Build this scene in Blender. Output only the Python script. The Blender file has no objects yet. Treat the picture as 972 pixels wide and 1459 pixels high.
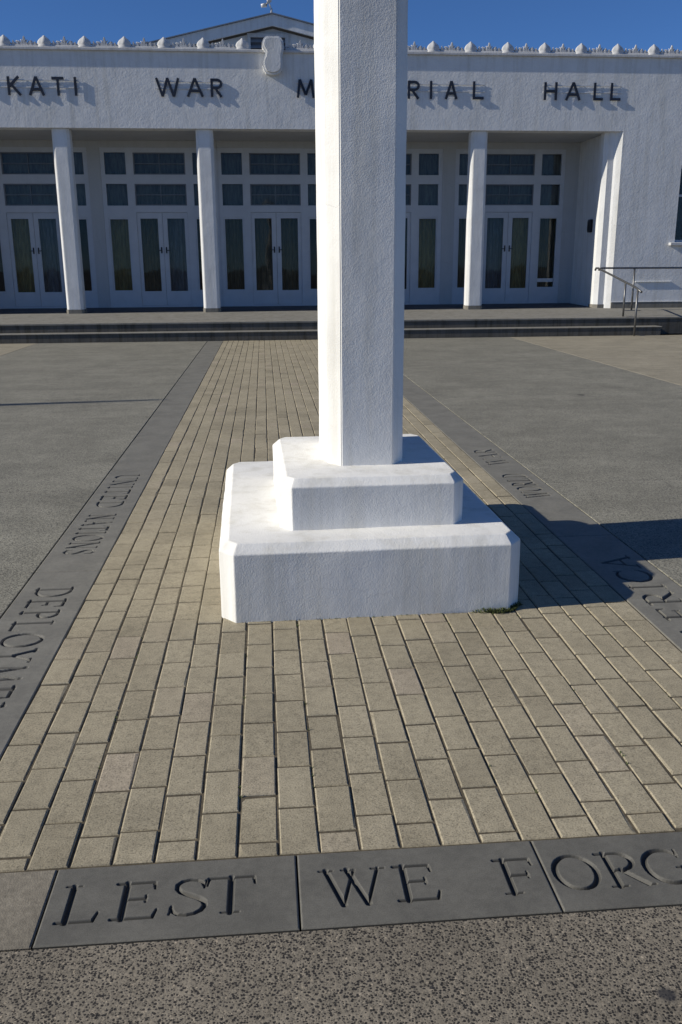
import bpy, bmesh, math, random
import numpy as np
from mathutils import Matrix, Vector
from mathutils.geometry import tessellate_polygon
random.seed(7)
rng = np.random.default_rng(11)
S = bpy.context.scene
C = S.collection
R = math.radians

# ---------------------------------------------------------------- materials
def mat(name):
    m = bpy.data.materials.new(name); m.use_nodes = True
    nt = m.node_tree
    b = nt.nodes['Principled BSDF']
    return m, nt, b
def N(nt, t, **kw):
    n = nt.nodes.new(t)
    for k, v in kw.items():
        if k in n.inputs.keys() if hasattr(n.inputs, 'keys') else False: n.inputs[k].default_value = v
        else: setattr(n, k, v)
    return n
def L(nt, a, b): nt.links.new(a, b)
def ramp(nt, fac, stops, interp='LINEAR'):
    r = nt.nodes.new('ShaderNodeValToRGB'); r.color_ramp.interpolation = interp
    e = r.color_ramp.elements
    while len(e) < len(stops): e.new(0.5)
    for i, (p, c) in enumerate(stops):
        e[i].position = p; e[i].color = (c[0], c[1], c[2], 1) if not isinstance(c, float) else (c, c, c, 1)
    L(nt, fac, r.inputs[0]); return r.outputs[0]
def coords(nt, scale=(1, 1, 1)):
    tc = nt.nodes.new('ShaderNodeTexCoord'); mp = nt.nodes.new('ShaderNodeMapping')
    mp.inputs['Scale'].default_value = scale
    L(nt, tc.outputs['Object'], mp.inputs[0]); return mp.outputs[0]
def noise(nt, v, scale, detail=4, rough=.55, dist=0):
    n = nt.nodes.new('ShaderNodeTexNoise'); n.inputs['Scale'].default_value = scale
    n.inputs['Detail'].default_value = detail; n.inputs['Roughness'].default_value = rough
    n.inputs['Distortion'].default_value = dist
    L(nt, v, n.inputs['Vector']); return n.outputs['Fac']
def voro(nt, v, scale, feature='F1', rnd=1.0):
    n = nt.nodes.new('ShaderNodeTexVoronoi'); n.feature = feature
    n.inputs['Scale'].default_value = scale; n.inputs['Randomness'].default_value = rnd
    L(nt, v, n.inputs['Vector']); return n
def mix(nt, fac, a, b, mode='MIX'):
    n = nt.nodes.new('ShaderNodeMix'); n.data_type = 'RGBA'; n.blend_type = mode
    for s, x in ((0, fac), (6, a), (7, b)):
        if isinstance(x, (int, float)): n.inputs[s].default_value = x if s == 0 else (x, x, x, 1)
        elif isinstance(x, tuple): n.inputs[s].default_value = (*x, 1)
        else: L(nt, x, n.inputs[s])
    return n.outputs[2]
def math_(nt, op, a, b=0.0):
    n = nt.nodes.new('ShaderNodeMath'); n.operation = op
    for i, x in enumerate((a, b)):
        if isinstance(x, (int, float)): n.inputs[i].default_value = x
        else: L(nt, x, n.inputs[i])
    return n.outputs[0]
def bump(nt, b, h, strength, dist):
    n = nt.nodes.new('ShaderNodeBump'); n.inputs['Strength'].default_value = strength
    n.inputs['Distance'].default_value = dist
    L(nt, h, n.inputs['Height']); L(nt, n.outputs[0], b.inputs['Normal'])

def stucco(name, base, fine=110, bs=.6, bd=.004, dirt=.08, big=.25):
    m, nt, b = mat(name); v = coords(nt)
    n1 = noise(nt, v, fine, 3, .6); n2 = noise(nt, v, 3.1, 5, .6); n3 = noise(nt, v, 22, 3, .5)
    t = ramp(nt, n2, [(.3, tuple(c*(1-dirt) for c in base)), (.62, base)])
    t2 = ramp(nt, noise(nt, v, 1.1, 6, .7, .6), [(.55, 1.0), (.8, 1-dirt*1.3)])
    st_ = noise(nt, coords(nt, (9, 9, .55)), 1.0, 5, .65)
    t2 = mix(nt, 1.0, t2, ramp(nt, st_, [(.34, tuple(1-dirt*k for k in (1.3, 1.4, 1.7))), (.52, 1.0)]), 'MULTIPLY')
    sp_ = noise(nt, v, 9, 6, .75)
    t2 = mix(nt, 1.0, t2, ramp(nt, sp_, [(.27, 1-dirt*1.6), (.36, 1.0)]), 'MULTIPLY')
    # hairline cracks
    cd = nt.nodes.new('ShaderNodeVectorMath'); cd.operation = 'MULTIPLY_ADD'
    cn = nt.nodes.new('ShaderNodeTexNoise'); cn.inputs['Scale'].default_value = 4; cn.inputs['Detail'].default_value = 6; L(nt, v, cn.inputs['Vector'])
    L(nt, cn.outputs['Color'], cd.inputs[0]); cd.inputs[1].default_value = (.35,)*3; L(nt, v, cd.inputs[2])
    ck = voro(nt, cd.outputs[0], 1.15, 'DISTANCE_TO_EDGE').outputs['Distance']
    cm = math_(nt, 'MULTIPLY', ramp(nt, ck, [(0, 1.0), (.004, 0.0)]), ramp(nt, noise(nt, v, .9, 2), [(.5, 0.0), (.6, .55)]))
    t2 = mix(nt, cm, t2, mix(nt, 1.0, t2, .55, 'MULTIPLY'))
    L(nt, mix(nt, 1.0, t, t2, 'MULTIPLY'), b.inputs['Base Color'])
    b.inputs['Roughness'].default_value = .82
    b.inputs['Specular IOR Level'].default_value = .3
    h = math_(nt, 'ADD', n1, math_(nt, 'MULTIPLY', n3, 1.0))
    h = math_(nt, 'ADD', h, math_(nt, 'MULTIPLY', n2, big*4))
    bump(nt, b, h, bs, bd); return m

def flat(name, col, rough=.6, metal=0, var=.1, sc=8, spec=.4):
    m, nt, b = mat(name); v = coords(nt)
    L(nt, ramp(nt, noise(nt, v, sc, 4), [(.3, tuple(c*(1-var) for c in col)), (.7, tuple(min(1, c*(1+var)) for c in col))]), b.inputs['Base Color'])
    b.inputs['Roughness'].default_value = rough; b.inputs['Metallic'].default_value = metal
    b.inputs['Specular IOR Level'].default_value = spec
    return m

M_mon = stucco('monument_render', (.81, .80, .765), 150, .5, .003, .10, .10)
M_wall = stucco('hall_render', (.72, .72, .71), 34, .45, .006, .085, .6)
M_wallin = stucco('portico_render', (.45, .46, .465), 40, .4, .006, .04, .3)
M_trim = stucco('coping_paint', (.56, .56, .56), 60, .4, .004, .12, .2)
M_frame = flat('joinery_paint', (.50, .52, .55), .45, 0, .05, 4)
M_letter = flat('letter_paint', (.018, .022, .035), .45, 0, .2, 6)
M_rail_w = flat('rail_paint', (.62, .62, .62), .5)
M_steel = flat('galvanised_steel', (.17, .17, .17), .45, .8, .2, 20)
M_pole = flat('pole_paint', (.7, .7, .7), .4)
M_dark = flat('dark_metal', (.015, .016, .02), .4, .2)
M_brass = flat('handle_metal', (.03, .03, .035), .35, .6)
M_roof = flat('roof_iron', (.20, .22, .25), .5, .2, .15, 3)
M_interior = flat('interior_paint', (.10, .10, .11), .8)

def curtain_mat(name, col):
    m, nt, b = mat(name); v = coords(nt, (1, 1, .15))
    L(nt, ramp(nt, noise(nt, v, 26, 3), [(.3, tuple(c*.55 for c in col)), (.7, col)]), b.inputs['Base Color'])
    b.inputs['Roughness'].default_value = .9; return m
M_olive = curtain_mat('olive_cloth', (.38, .30, .12))
M_brown = curtain_mat('brown_cloth', (.17, .14, .085))
M_reflection = curtain_mat('grey_reflection_cloth', (.24, .26, .29))  # grey cloth painted in place of reflections in the door glass

def glass_mat():
    m, nt, b = mat('window_glass')
    out = nt.nodes['Material Output']
    g = nt.nodes.new('ShaderNodeBsdfGlossy'); g.inputs['Roughness'].default_value = .03
    t = nt.nodes.new('ShaderNodeBsdfTransparent'); t.inputs['Color'].default_value = (.84, .87, .88, 1)
    f = nt.nodes.new('ShaderNodeFresnel'); f.inputs['IOR'].default_value = 1.32
    v = coords(nt); h = noise(nt, v, 1.6, 2)
    bp = nt.nodes.new('ShaderNodeBump'); bp.inputs['Strength'].default_value = .15; bp.inputs['Distance'].default_value = .02
    L(nt, h, bp.inputs['Height']); L(nt, bp.outputs[0], g.inputs['Normal'])
    x = nt.nodes.new('ShaderNodeMixShader')
    L(nt, f.outputs[0], x.inputs[0]); L(nt, t.outputs[0], x.inputs[1]); L(nt, g.outputs[0], x.inputs[2])
    L(nt, x.outputs[0], out.inputs['Surface']); return m
M_glass = glass_mat()

def brick_mat():
    m, nt, b = mat('paver_concrete'); v = coords(nt)
    at = nt.nodes.new('ShaderNodeAttribute'); at.attribute_name = 'tone'
    n1 = noise(nt, v, 210, 3, .75); n2 = noise(nt, v, 2.2, 5, .65); n3 = noise(nt, v, 30, 4, .6)
    base = ramp(nt, at.outputs['Fac'], [(0, (.275, .240, .170)), (.35, (.326, .285, .201)), (.7, (.347, .304, .216)), (1, (.37, .315, .236))])
    sp = ramp(nt, n1, [(.30, .40), (.47, 1.0), (.7, 1.3)])
    c = mix(nt, 1.0, base, sp, 'MULTIPLY')
    c = mix(nt, 1.0, c, ramp(nt, n2, [(.32, .80), (.58, 1.04)]), 'MULTIPLY')
    c = mix(nt, 1.0, c, ramp(nt, n3, [(.28, .82), (.55, 1.03)]), 'MULTIPLY')
    L(nt, c, b.inputs['Base Color']); b.inputs['Roughness'].default_value = .88
    b.inputs['Specular IOR Level'].default_value = .25
    bump(nt, b, math_(nt, 'ADD', n1, n3), .55, .0022); return m
M_brick = brick_mat()
M_sand = flat('joint_sand', (.085, .070, .047), .95, 0, .4, 60)

def aggregate(name, dark, midc, light, scale, contrast, stain=False, joint=None):
    m, nt, b = mat(name); v = coords(nt)
    nz = nt.nodes.new('ShaderNodeTexNoise'); nz.inputs['Scale'].default_value = scale*.9; nz.inputs['Detail'].default_value = 2
    L(nt, v, nz.inputs['Vector'])
    dv = nt.nodes.new('ShaderNodeVectorMath'); dv.operation = 'MULTIPLY_ADD'
    L(nt, nz.outputs['Color'], dv.inputs[0]); dv.inputs[1].default_value = (.45/scale,)*3; L(nt, v, dv.inputs[2])
    def stones(sc, share, rmin, rvar, off):
        o2 = nt.nodes.new('ShaderNodeVectorMath'); o2.operation = 'ADD'; L(nt, dv.outputs[0], o2.inputs[0]); o2.inputs[1].default_value = (off, off*.7, 0)
        vo = voro(nt, o2.outputs[0], sc); sep = nt.nodes.new('ShaderNodeSeparateColor'); L(nt, vo.outputs['Color'], sep.inputs[0])
        rad = math_(nt, 'ADD', rmin, math_(nt, 'MULTIPLY', sep.outputs[1], rvar))
        ins = math_(nt, 'SUBTRACT', rad, vo.outputs['Distance'])
        mk = ramp(nt, math_(nt, 'ADD', ins, .5), [(.47, 0.0), (.56, 1.0)])
        return math_(nt, 'MULTIPLY', mk, math_(nt, 'LESS_THAN', sep.outputs[0], share)), sep.outputs[2], vo
    m1, r1, vo = stones(scale, .95, .25, .34, 0)
    m2, r2, vo2 = stones(scale*1.7, .72, .22, .34, 3.3)
    m3, r3, vo3 = stones(scale*.9, .48, .20, .32, 7.7)
    c = mix(nt, math_(nt, 'MULTIPLY', m3, contrast), midc, mix(nt, r3, midc, light))
    c = mix(nt, math_(nt, 'MULTIPLY', m2, contrast*.9), c, mix(nt, r2, dark, midc))
    c = mix(nt, math_(nt, 'MULTIPLY', m1, contrast), c, ramp(nt, r1, [(0, dark), (.7, tuple(x*1.5 for x in dark)), (1, tuple(x*.7 for x in midc))]))
    n2 = noise(nt, v, 1.3, 6, .68, .4); n3 = noise(nt, v, 7, 5, .6)
    c = mix(nt, 1.0, c, ramp(nt, n2, [(.3, .80), (.62, 1.08)]), 'MULTIPLY')
    c = mix(nt, 1.0, c, ramp(nt, n3, [(.3, .88), (.6, 1.05)]), 'MULTIPLY')
    c = mix(nt, 1.0, c, ramp(nt, noise(nt, v, 55, 3, .7), [(.3, .74), (.7, 1.2)]), 'MULTIPLY')
    n4 = noise(nt, coords(nt, (.25, 1.6, 1)), 2.2, 5, .6)
    c = mix(nt, 1.0, c, ramp(nt, n4, [(.3, .9), (.6, 1.04)]), 'MULTIPLY')
    if stain:      # old gum and oil spots with shapes of their own
        for (x, y, rr) in stain:
            d = nt.nodes.new('ShaderNodeVectorMath'); d.operation = 'DISTANCE'
            L(nt, v, d.inputs[0]); d.inputs[1].default_value = (x, y, 0)
            dd = math_(nt, 'ADD', math_(nt, 'DIVIDE', d.outputs['Value'], rr), math_(nt, 'MULTIPLY', math_(nt, 'SUBTRACT', noise(nt, v, 30, 3), .5), 1.1))
            c = mix(nt, ramp(nt, dd, [(.55, 0.85), (1.0, 0.0)]), c, (.03, .03, .033))
    L(nt, c, b.inputs['Base Color']); b.inputs['Roughness'].default_value = .8
    b.inputs['Specular IOR Level'].default_value = .3
    bump(nt, b, vo.outputs['Distance'], .5, .5/scale*.5); return m
M_agg = aggregate('coarse_exposed_aggregate', (.024, .022, .020), (.235, .205, .158), (.44, .37, .275), 165, 1.0, [(.765, 1.37, .022), (.30, 1.43, .006), (-.2, 1.2, .006)])
M_pave = aggregate('grey_exposed_aggregate', (.075, .073, .062), (.255, .244, .200), (.36, .335, .27), 115, .85,
                   [(-1.9, 5.2, .03), (3.55, 9.6, .06)])
M_beige = aggregate('buff_concrete', (.20, .18, .135), (.30, .27, .205), (.36, .32, .25), 150, .6)

def slate(name, k):
    m, nt, b = mat(name); v = coords(nt)
    n1 = noise(nt, v, 320, 2, .6); n2 = noise(nt, v, 5, 6, .65, .4); n3 = noise(nt, v, 45, 4, .6)
    at = nt.nodes.new('ShaderNodeAttribute'); at.attribute_name = 'tone'
    c = ramp(nt, n2, [(.3, (.128*k, .122*k, .103*k)), (.62, (.174*k, .166*k, .140*k))])
    c = mix(nt, 1.0, c, ramp(nt, n1, [(.3, .8), (.65, 1.16)]), 'MULTIPLY')
    c = mix(nt, 1.0, c, ramp(nt, n3, [(.3, .88), (.6, 1.06)]), 'MULTIPLY')
    c = mix(nt, math_(nt, 'MULTIPLY', at.outputs['Fac'], .72), c, (.030, .030, .029))     # cut letters coloured darker than the stone
    L(nt, c, b.inputs['Base Color']); b.inputs['Roughness'].default_value = .62
    bump(nt, b, math_(nt, 'ADD', n1, n3), .3, .0012); return m
M_slate = slate('border_stone', 1.14)
M_slate_dark = slate('dark_border_stone', .80)
M_stone2 = aggregate('corner_stone', (.165, .148, .118), (.225, .200, .156), (.27, .24, .19), 260, .5)
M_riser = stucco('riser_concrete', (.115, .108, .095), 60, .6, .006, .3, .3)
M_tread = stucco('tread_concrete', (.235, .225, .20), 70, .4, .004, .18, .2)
M_plinth = stucco('plinth_concrete', (.22, .205, .175), 60, .5, .005, .2, .2)
M_floor_shade = flat('porch_floor_shade', (.05, .052, .06), .6, 0, .25, 3)  # shade of the porch floor put into the colour
M_moss = flat('moss_leaf', (.075, .095, .03), .8, 0, .4, 60)
M_ground = flat('earth', (.12, .11, .095), .95, 0, .3, 2)

# ---------------------------------------------------------------- mesh helpers
class MB:
    def __init__(s): s.bm = bmesh.new(); s.tone = []
    def box(s, x0, x1, y0, y1, z0, z1, bev=0, seg=1):
        vs = [s.bm.verts.new(p) for p in ((x0,y0,z0),(x1,y0,z0),(x1,y1,z0),(x0,y1,z0),(x0,y0,z1),(x1,y0,z1),(x1,y1,z1),(x0,y1,z1))]
        fs = [s.bm.faces.new([vs[i] for i in f]) for f in ((3,2,1,0),(4,5,6,7),(0,1,5,4),(1,2,6,5),(2,3,7,6),(3,0,4,7))]
        if bev:
            es = set(e for f in fs for e in f.edges)
            bmesh.ops.bevel(s.bm, geom=list(es), offset=bev, segments=seg, affect='EDGES', profile=.6)
        return s
    def prism(s, pts, axis, a0, a1, bev=0):
        """closed 2D outline extruded along axis (0 x, 1 y, 2 z)"""
        def P(p, a):
            return {0: (a, p[0], p[1]), 1: (p[0], a, p[1]), 2: (p[0], p[1], a)}[axis]
        A = [s.bm.verts.new(P(p, a0)) for p in pts]; B = [s.bm.verts.new(P(p, a1)) for p in pts]
        fs = [s.bm.faces.new(A), s.bm.faces.new(B[::-1])]
        n = len(pts)
        for i in range(n): fs.append(s.bm.faces.new([A[i], B[i], B[(i+1) % n], A[(i+1) % n]][::-1]))
        bmesh.ops.recalc_face_normals(s.bm, faces=fs)
        if bev:
            es = list({e for e in fs[0].edges} | {e for e in fs[1].edges})
            bmesh.ops.bevel(s.bm, geom=es, offset=bev, segments=2, affect='EDGES')
        return s
    def tube(s, pts, r, n=10, caps=True, r1=None):
        pts = [Vector(p) for p in pts]; rings = []
        for i, p in enumerate(pts):
            d = (pts[min(i+1, len(pts)-1)]-pts[max(i-1, 0)]).normalized()
            up = Vector((0, 0, 1)) if abs(d.z) < .9 else Vector((1, 0, 0))
            a = d.cross(up).normalized(); b = a.cross(d)
            rr = r if r1 is None else r+(r1-r)*i/(len(pts)-1)
            rings.append([s.bm.verts.new(p+rr*(math.cos(2*math.pi*k/n)*a+math.sin(2*math.pi*k/n)*b)) for k in range(n)])
        fs = []
        for u, w in zip(rings, rings[1:]):
            for k in range(n): fs.append(s.bm.faces.new([u[k], u[(k+1) % n], w[(k+1) % n], w[k]]))
        if caps: fs += [s.bm.faces.new(rings[0][::-1]), s.bm.faces.new(rings[-1])]
        bmesh.ops.recalc_face_normals(s.bm, faces=fs)
        for f in fs:
            if len(f.verts) == 4: f.smooth = True
        return s
    def plate(s, xs, zs, hole, y0, y1):
        """wall sheet with real openings: cells of the grid where hole(x,z) is true are left out; y0 is the front"""
        nx, nz = len(xs)-1, len(zs)-1
        sol = lambda i, k: 0 <= i < nx and 0 <= k < nz and not hole((xs[i]+xs[i+1])/2, (zs[k]+zs[k+1])/2)
        cache = {}
        def V(i, k, b):
            if (i, k, b) not in cache: cache[(i, k, b)] = s.bm.verts.new((xs[i], y1 if b else y0, zs[k]))
            return cache[(i, k, b)]
        for i in range(nx):
            for k in range(nz):
                if not sol(i, k): continue
                s.bm.faces.new([V(i,k,0), V(i+1,k,0), V(i+1,k+1,0), V(i,k+1,0)])
                s.bm.faces.new([V(i,k+1,1), V(i+1,k+1,1), V(i+1,k,1), V(i,k,1)])
                if not sol(i-1, k): s.bm.faces.new([V(i,k,1), V(i,k,0), V(i,k+1,0), V(i,k+1,1)])
                if not sol(i+1, k): s.bm.faces.new([V(i+1,k,0), V(i+1,k,1), V(i+1,k+1,1), V(i+1,k+1,0)])
                if not sol(i, k-1): s.bm.faces.new([V(i,k,1), V(i+1,k,1), V(i+1,k,0), V(i,k,0)])
                if not sol(i, k+1): s.bm.faces.new([V(i,k+1,0), V(i+1,k+1,0), V(i+1,k+1,1), V(i,k+1,1)])
        return s
    def build(s, name, m, parent=None, shift=None, smooth=False):
        me = bpy.data.meshes.new(name)
        if shift: bmesh.ops.translate(s.bm, verts=s.bm.verts, vec=shift)
        s.bm.to_mesh(me); s.bm.free()
        if smooth:
            for p in me.polygons: p.use_smooth = True
        me.materials.append(m)
        o = bpy.data.objects.new(name, me); C.objects.link(o)
        if parent: o.parent = parent; o.matrix_parent_inverse = Matrix.Translation(parent_loc(parent)).inverted()
        return o
def parent_loc(p):
    return p.location.copy() if p.parent is None else Vector((0, 0, 0))
def empty(name, loc, label, cat, group=None):
    o = bpy.data.objects.new(name, None); C.objects.link(o); o.location = loc; o.empty_display_size = .2
    return tag(o, label, cat, group)
def tag(o, label, cat, group=None, kind=None):
    if label: o['label'] = label
    if cat: o['category'] = cat
    if group: o['group'] = group
    if kind: o['kind'] = kind
    return o
def struct(o): o['kind'] = 'structure'; return o
def from_arrays(name, V, F, m, parent=None):
    me = bpy.data.meshes.new(name)
    me.from_pydata([tuple(v) for v in V], [], [tuple(f) for f in F]); me.materials.append(m)
    o = bpy.data.objects.new(name, me); C.objects.link(o)
    if parent: o.parent = parent; o.matrix_parent_inverse = Matrix.Translation(parent_loc(parent)).inverted()
    return o

# ---------------------------------------------------------------- ground
XL, XR = -.826, 1.543          # edges of the brick path
SW = .315                      # width of the stone border beside it
Y0, Y1 = 1.615, 1.877          # the cross row that carries the first words
YF = 17.9                      # foot of the steps
g = MB(); g.box(-400, 400, -400, 600, -.6, -.06); struct(g.build('ground', M_ground))

def panels(name, rects, m):
    b = MB()
    for (x0, x1, y0, y1) in rects: b.box(x0, x1, y0, y1, -.055, 0, .002)
    return struct(b.build(name, m))
J = .0045
XLo, XRo = XL-SW, XR+SW
# left and right of the path: big cast bays with narrow joints
ysL = [1.877, 5.735, 9.6, 13.4, 17.895]
rl = []
for a, b_ in zip(ysL, ysL[1:]):
    rl += [(-4.45+J, XLo-J, a+J, b_-J)]
panels('pavement', rl, M_pave)
rr = []
for a, b_ in zip([1.877, 5.60, 9.6, 13.4], [5.60, 9.6, 13.4, 17.895]):
    rr += [(XRo+J, 5.02-J, a+J, b_-J)]
panels('pavement', rr, M_pave)
rb = []
ys = [-6, Y0, 5.7, 9.7, 13.6, 17.895]
for a, b_ in zip(ys[1:], ys[2:]):
    for x0, x1 in ((-16.5, -12.5), (-12.5, -8.5), (-8.5, -4.45), (5.02, 9), (9, 13), (13, 17)):
        rb.append((x0+J, x1-J, a+J, b_-J))
panels('forecourt', rb, M_beige)
rn = []
for x0, x1 in ((-16.5, -12), (-12, -7.5), (-7.5, -3), (-3, 5), (5, 9.5), (9.5, 17)):
    for a, b_ in ((-12, -7), (-7, -2.4), (-2.4, Y0)): rn.append((x0+J, x1-J, a+J, b_-.003))
panels('footpath', rn, M_agg)

# brick path: every paver has its own edges, tilt and tone, one mesh
V = []; F = []; T = []
PW, PL = .1030, .2035
bw, bl, ch = .0972, .1958, .0034
mono = (-.20, 1.055, 3.405, 4.98)
for c in range(23):
    x = XL+PW*(c+.5)
    off = -PL*(.5 if c % 2 else 0)+random.uniform(-.02, .02)-PL*.3*(c % 3 == 1)
    k = 0
    y = Y1+off
    drift = 0
    while y < YF-.01:
        a, e = y+(PL-bl)/2, y+PL-(PL-bl)/2
        y += PL
        a = max(a, Y1+.004); e = min(e, YF-.006)
        if e-a < .01: continue
        cx, cy = x, (a+e)/2
        if mono[0] < cx-.06 and cx+.06 < mono[1] and mono[2] < a and e < mono[3]: continue
        w = bw/2+random.uniform(-.0008, .0006); h = (e-a)/2
        drift = .8*drift+random.gauss(0, .0006)
        dx = drift; rot = random.gauss(0, .004); z = random.gauss(-.001, .0009)
        tx, ty = random.gauss(0, .006), random.gauss(0, .004)
        n0 = len(V)
        chip = random.randrange(4) if random.random() < .22 else -1
        def put(px, py, pz):
            V.append((cx+dx+px-rot*py, cy+py+rot*px, z+pz+tx*px+ty*py))
        for q_, (px, py) in enumerate(((-1,-1),(1,-1),(1,1),(-1,1))):
            cc = ch*random.uniform(.8, 1.3)+(random.uniform(.002, .007) if q_ == chip else 0)
            put(px*(w-cc), py*(h-cc), 0)
        for (px, py) in ((-1,-1),(1,-1),(1,1),(-1,1)): put(px*w, py*h, -ch*.9)
        for (px, py) in ((-1,-1),(1,-1),(1,1),(-1,1)): put(px*w, py*h, -.03)
        fs = [(0,1,2,3)]+[(i, 4+i, 4+(i+1) % 4, (i+1) % 4) for i in range(4)]+[(4+i, 8+i, 8+(i+1) % 4, 4+(i+1) % 4) for i in range(4)]
        F += [tuple(n0+q for q in f) for f in fs]
        T += [min(1, max(0, random.gauss(.5, .17)))]*len(fs)
o = struct(from_arrays('brick_path', V, F, M_brick))
at = o.data.attributes.new('tone', 'FLOAT', 'FACE'); at.data.foreach_set('value', T)
b = MB(); b.box(XL-.01, XR+.01, Y1-.004, YF, -.05, -.0048)
struct(b.build('joint_sand', M_sand))

# ---------------------------------------------------------------- incised stones
def arc(cx, cy, rx, ry, a0, a1, n=14, hw=None):
    out = []
    for i in range(n+1):
        t = R(a0+(a1-a0)*i/n)
        out.append((cx+rx*math.cos(t), cy+ry*math.sin(t)))
    return out
TH, TN, SE = .070, .044, .030     # half widths of thick, thin and serif strokes (per letter height)
def glyph(ch):
    """strokes of a Roman capital, height 1: list of (polyline, half width at start, half width at end); advance"""
    s = []
    def st(p, a, b_=None): s.append((p, a, a if b_ is None else b_))
    def serif(x, y, w=.13): st([(x-w, y), (x+w, y)], SE)
    if ch == 'L':
        st([(.2, 0), (.2, 1)], TH); serif(.2, 1); st([(.05, .01), (.66, .01)], TN); st([(.66, .01), (.72, .24)], TN, SE); w = .78
    elif ch == 'E':
        st([(.2, 0), (.2, 1)], TH); st([(.05, .01), (.66, .01)], TN); st([(.66, .01), (.71, .22)], TN, SE)
        st([(.05, .99), (.62, .99)], TN); st([(.62, .99), (.64, .8)], TN, SE); st([(.2, .53), (.52, .53)], TN); st([(.52, .44), (.52, .62)], SE); w = .76
    elif ch == 'F':
        st([(.2, 0), (.2, 1)], TH); serif(.2, .01); st([(.05, .99), (.62, .99)], TN); st([(.62, .99), (.64, .8)], TN, SE)
        st([(.2, .52), (.52, .52)], TN); st([(.52, .43), (.52, .61)], SE); w = .70
    elif ch == 'S':
        p = [(.56, .80), (.53, .90), (.44, .97), (.33, .985), (.21, .95), (.14, .86), (.14, .75), (.2, .65), (.34, .555), (.48, .46), (.57, .36), (.59, .24), (.54, .12), (.44, .04), (.32, .01), (.19, .04), (.11, .12), (.08, .22)]
        n = len(p)
        for i in range(n-1):
            f = lambda j: TN+(TH-TN)*max(0, 1-abs(j-(n-1)/2)/5.0)
            st([p[i], p[i+1]], f(i), f(i+1))
        st([(.56, .74), (.585, .95)], SE); st([(.06, .05), (.085, .27)], SE); w = .68
    elif ch == 'T':
        st([(.38, 0), (.38, .99)], TH); serif(.38, .01); st([(.04, .98), (.72, .98)], TN); st([(.04, .98), (.02, .78)], TN, SE); st([(.72, .98), (.74, .78)], TN, SE); w = .78
    elif ch == 'W':
        st([(.1, 1), (.36, 0)], TH); st([(.36, 0), (.60, .98)], TN); st([(.48, 1), (.78, 0)], TH); st([(.78, 0), (1.04, 1)], TN)
        serif(.1, .99, .12); serif(.5, .99, .12); serif(1.04, .99, .12); w = 1.15
    elif ch == 'O':
        p = arc(.46, .5, .40, .49, 90, 450, 36)
        for i in range(36):
            f = lambda j: TN+(TH-TN)*abs(math.sin(2*math.pi*j/36))
            st([p[i], p[i+1]], f(i), f(i+1))
        w = .92
    elif ch in 'GC':
        p = arc(.46, .5, .40, .49, 42, 318, 28)
        for i in range(28):
            f = lambda j: TN+(TH-TN)*max(0, math.sin(math.pi*j/28))
            st([p[i], p[i+1]], f(i), f(i+1))
        st([(.77, .98), (.755, .76)], SE)
        if ch == 'G': st([(.76, .17), (.76, .44)], TH); serif(.76, .45, .13); w = .94
        else: st([(.755, .17), (.80, .27)], SE); w = .86
    elif ch == 'R' or ch == 'P' or ch == 'D':
        st([(.2, 0), (.2, 1)], TH); serif(.2, .01)
        if ch == 'D':
            p = [(.05, .99)]+arc(.36, .5, .44, .49, 90, -90, 20)+[(.05, .01)]
        else:
            p = [(.05, .99)]+arc(.36, .735, .25, .255, 90, -90, 14)+[(.2, .48)]
        n = len(p)
        for i in range(n-1):
            f = lambda j: TN+(TH*.95-TN)*max(0, math.sin(math.pi*min(1, max(0, (j-1)/(n-3)))))
            st([p[i], p[i+1]], f(i), f(i+1))
        if ch == 'R': st([(.36, .48), (.68, .03)], TH); st([(.68, .02), (.80, .02)], SE); w = .80
        elif ch == 'P': w = .68
        else: w = .88
    elif ch == 'Y':
        st([(.1, 1), (.40, .48)], TH); st([(.70, 1), (.40, .48)], TN); st([(.40, .5), (.40, 0)], TH); serif(.4, .01); serif(.1, .99, .12); serif(.7, .99, .12); w = .80
    elif ch == 'M':
        st([(.14, 0), (.2, 1)], TN); st([(.2, 1), (.5, .03)], TH); st([(.5, .03), (.8, 1)], TN); st([(.8, 1), (.88, 0)], TH)
        serif(.14, .01, .12); serif(.88, .01, .13); w = 1.02
    elif ch == 'N':
        st([(.16, 0), (.16, 1)], TN); st([(.16, 1), (.74, .02)], TH); st([(.74, .02), (.74, 1)], TN); serif(.16, .01, .12); serif(.74, .99, .12); serif(.1, .99, .1); w = .88
    elif ch == 'A':
        st([(.08, 0), (.4, .98)], TN); st([(.4, 1), (.74, 0)], TH); st([(.2, .36), (.61, .36)], TN); serif(.08, .01, .12); serif(.74, .01, .12); w = .82
    elif ch == 'I':
        st([(.17, 0), (.17, 1)], TH); serif(.17, .01); serif(.17, .99); w = .34
    elif ch == 'U':
        p = [(.16, .99), (.16, .35)]+arc(.42, .35, .26, .34, 180, 360, 14)+[(.68, .99)]
        n = len(p)
        for i in range(n-1): st([p[i], p[i+1]], TH if i < n*.45 else TN)
        serif(.16, .99, .12); serif(.68, .99, .12); w = .82
    elif ch == 'H':
        st([(.16, 0), (.16, 1)], TH); st([(.7, 0), (.7, 1)], TH); st([(.16, .51), (.7, .51)], TN)
        for x in (.16, .7):
            serif(x, .01, .13); serif(x, .99, .13)
        w = .86
    else: w = .4
    return s, w
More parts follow.
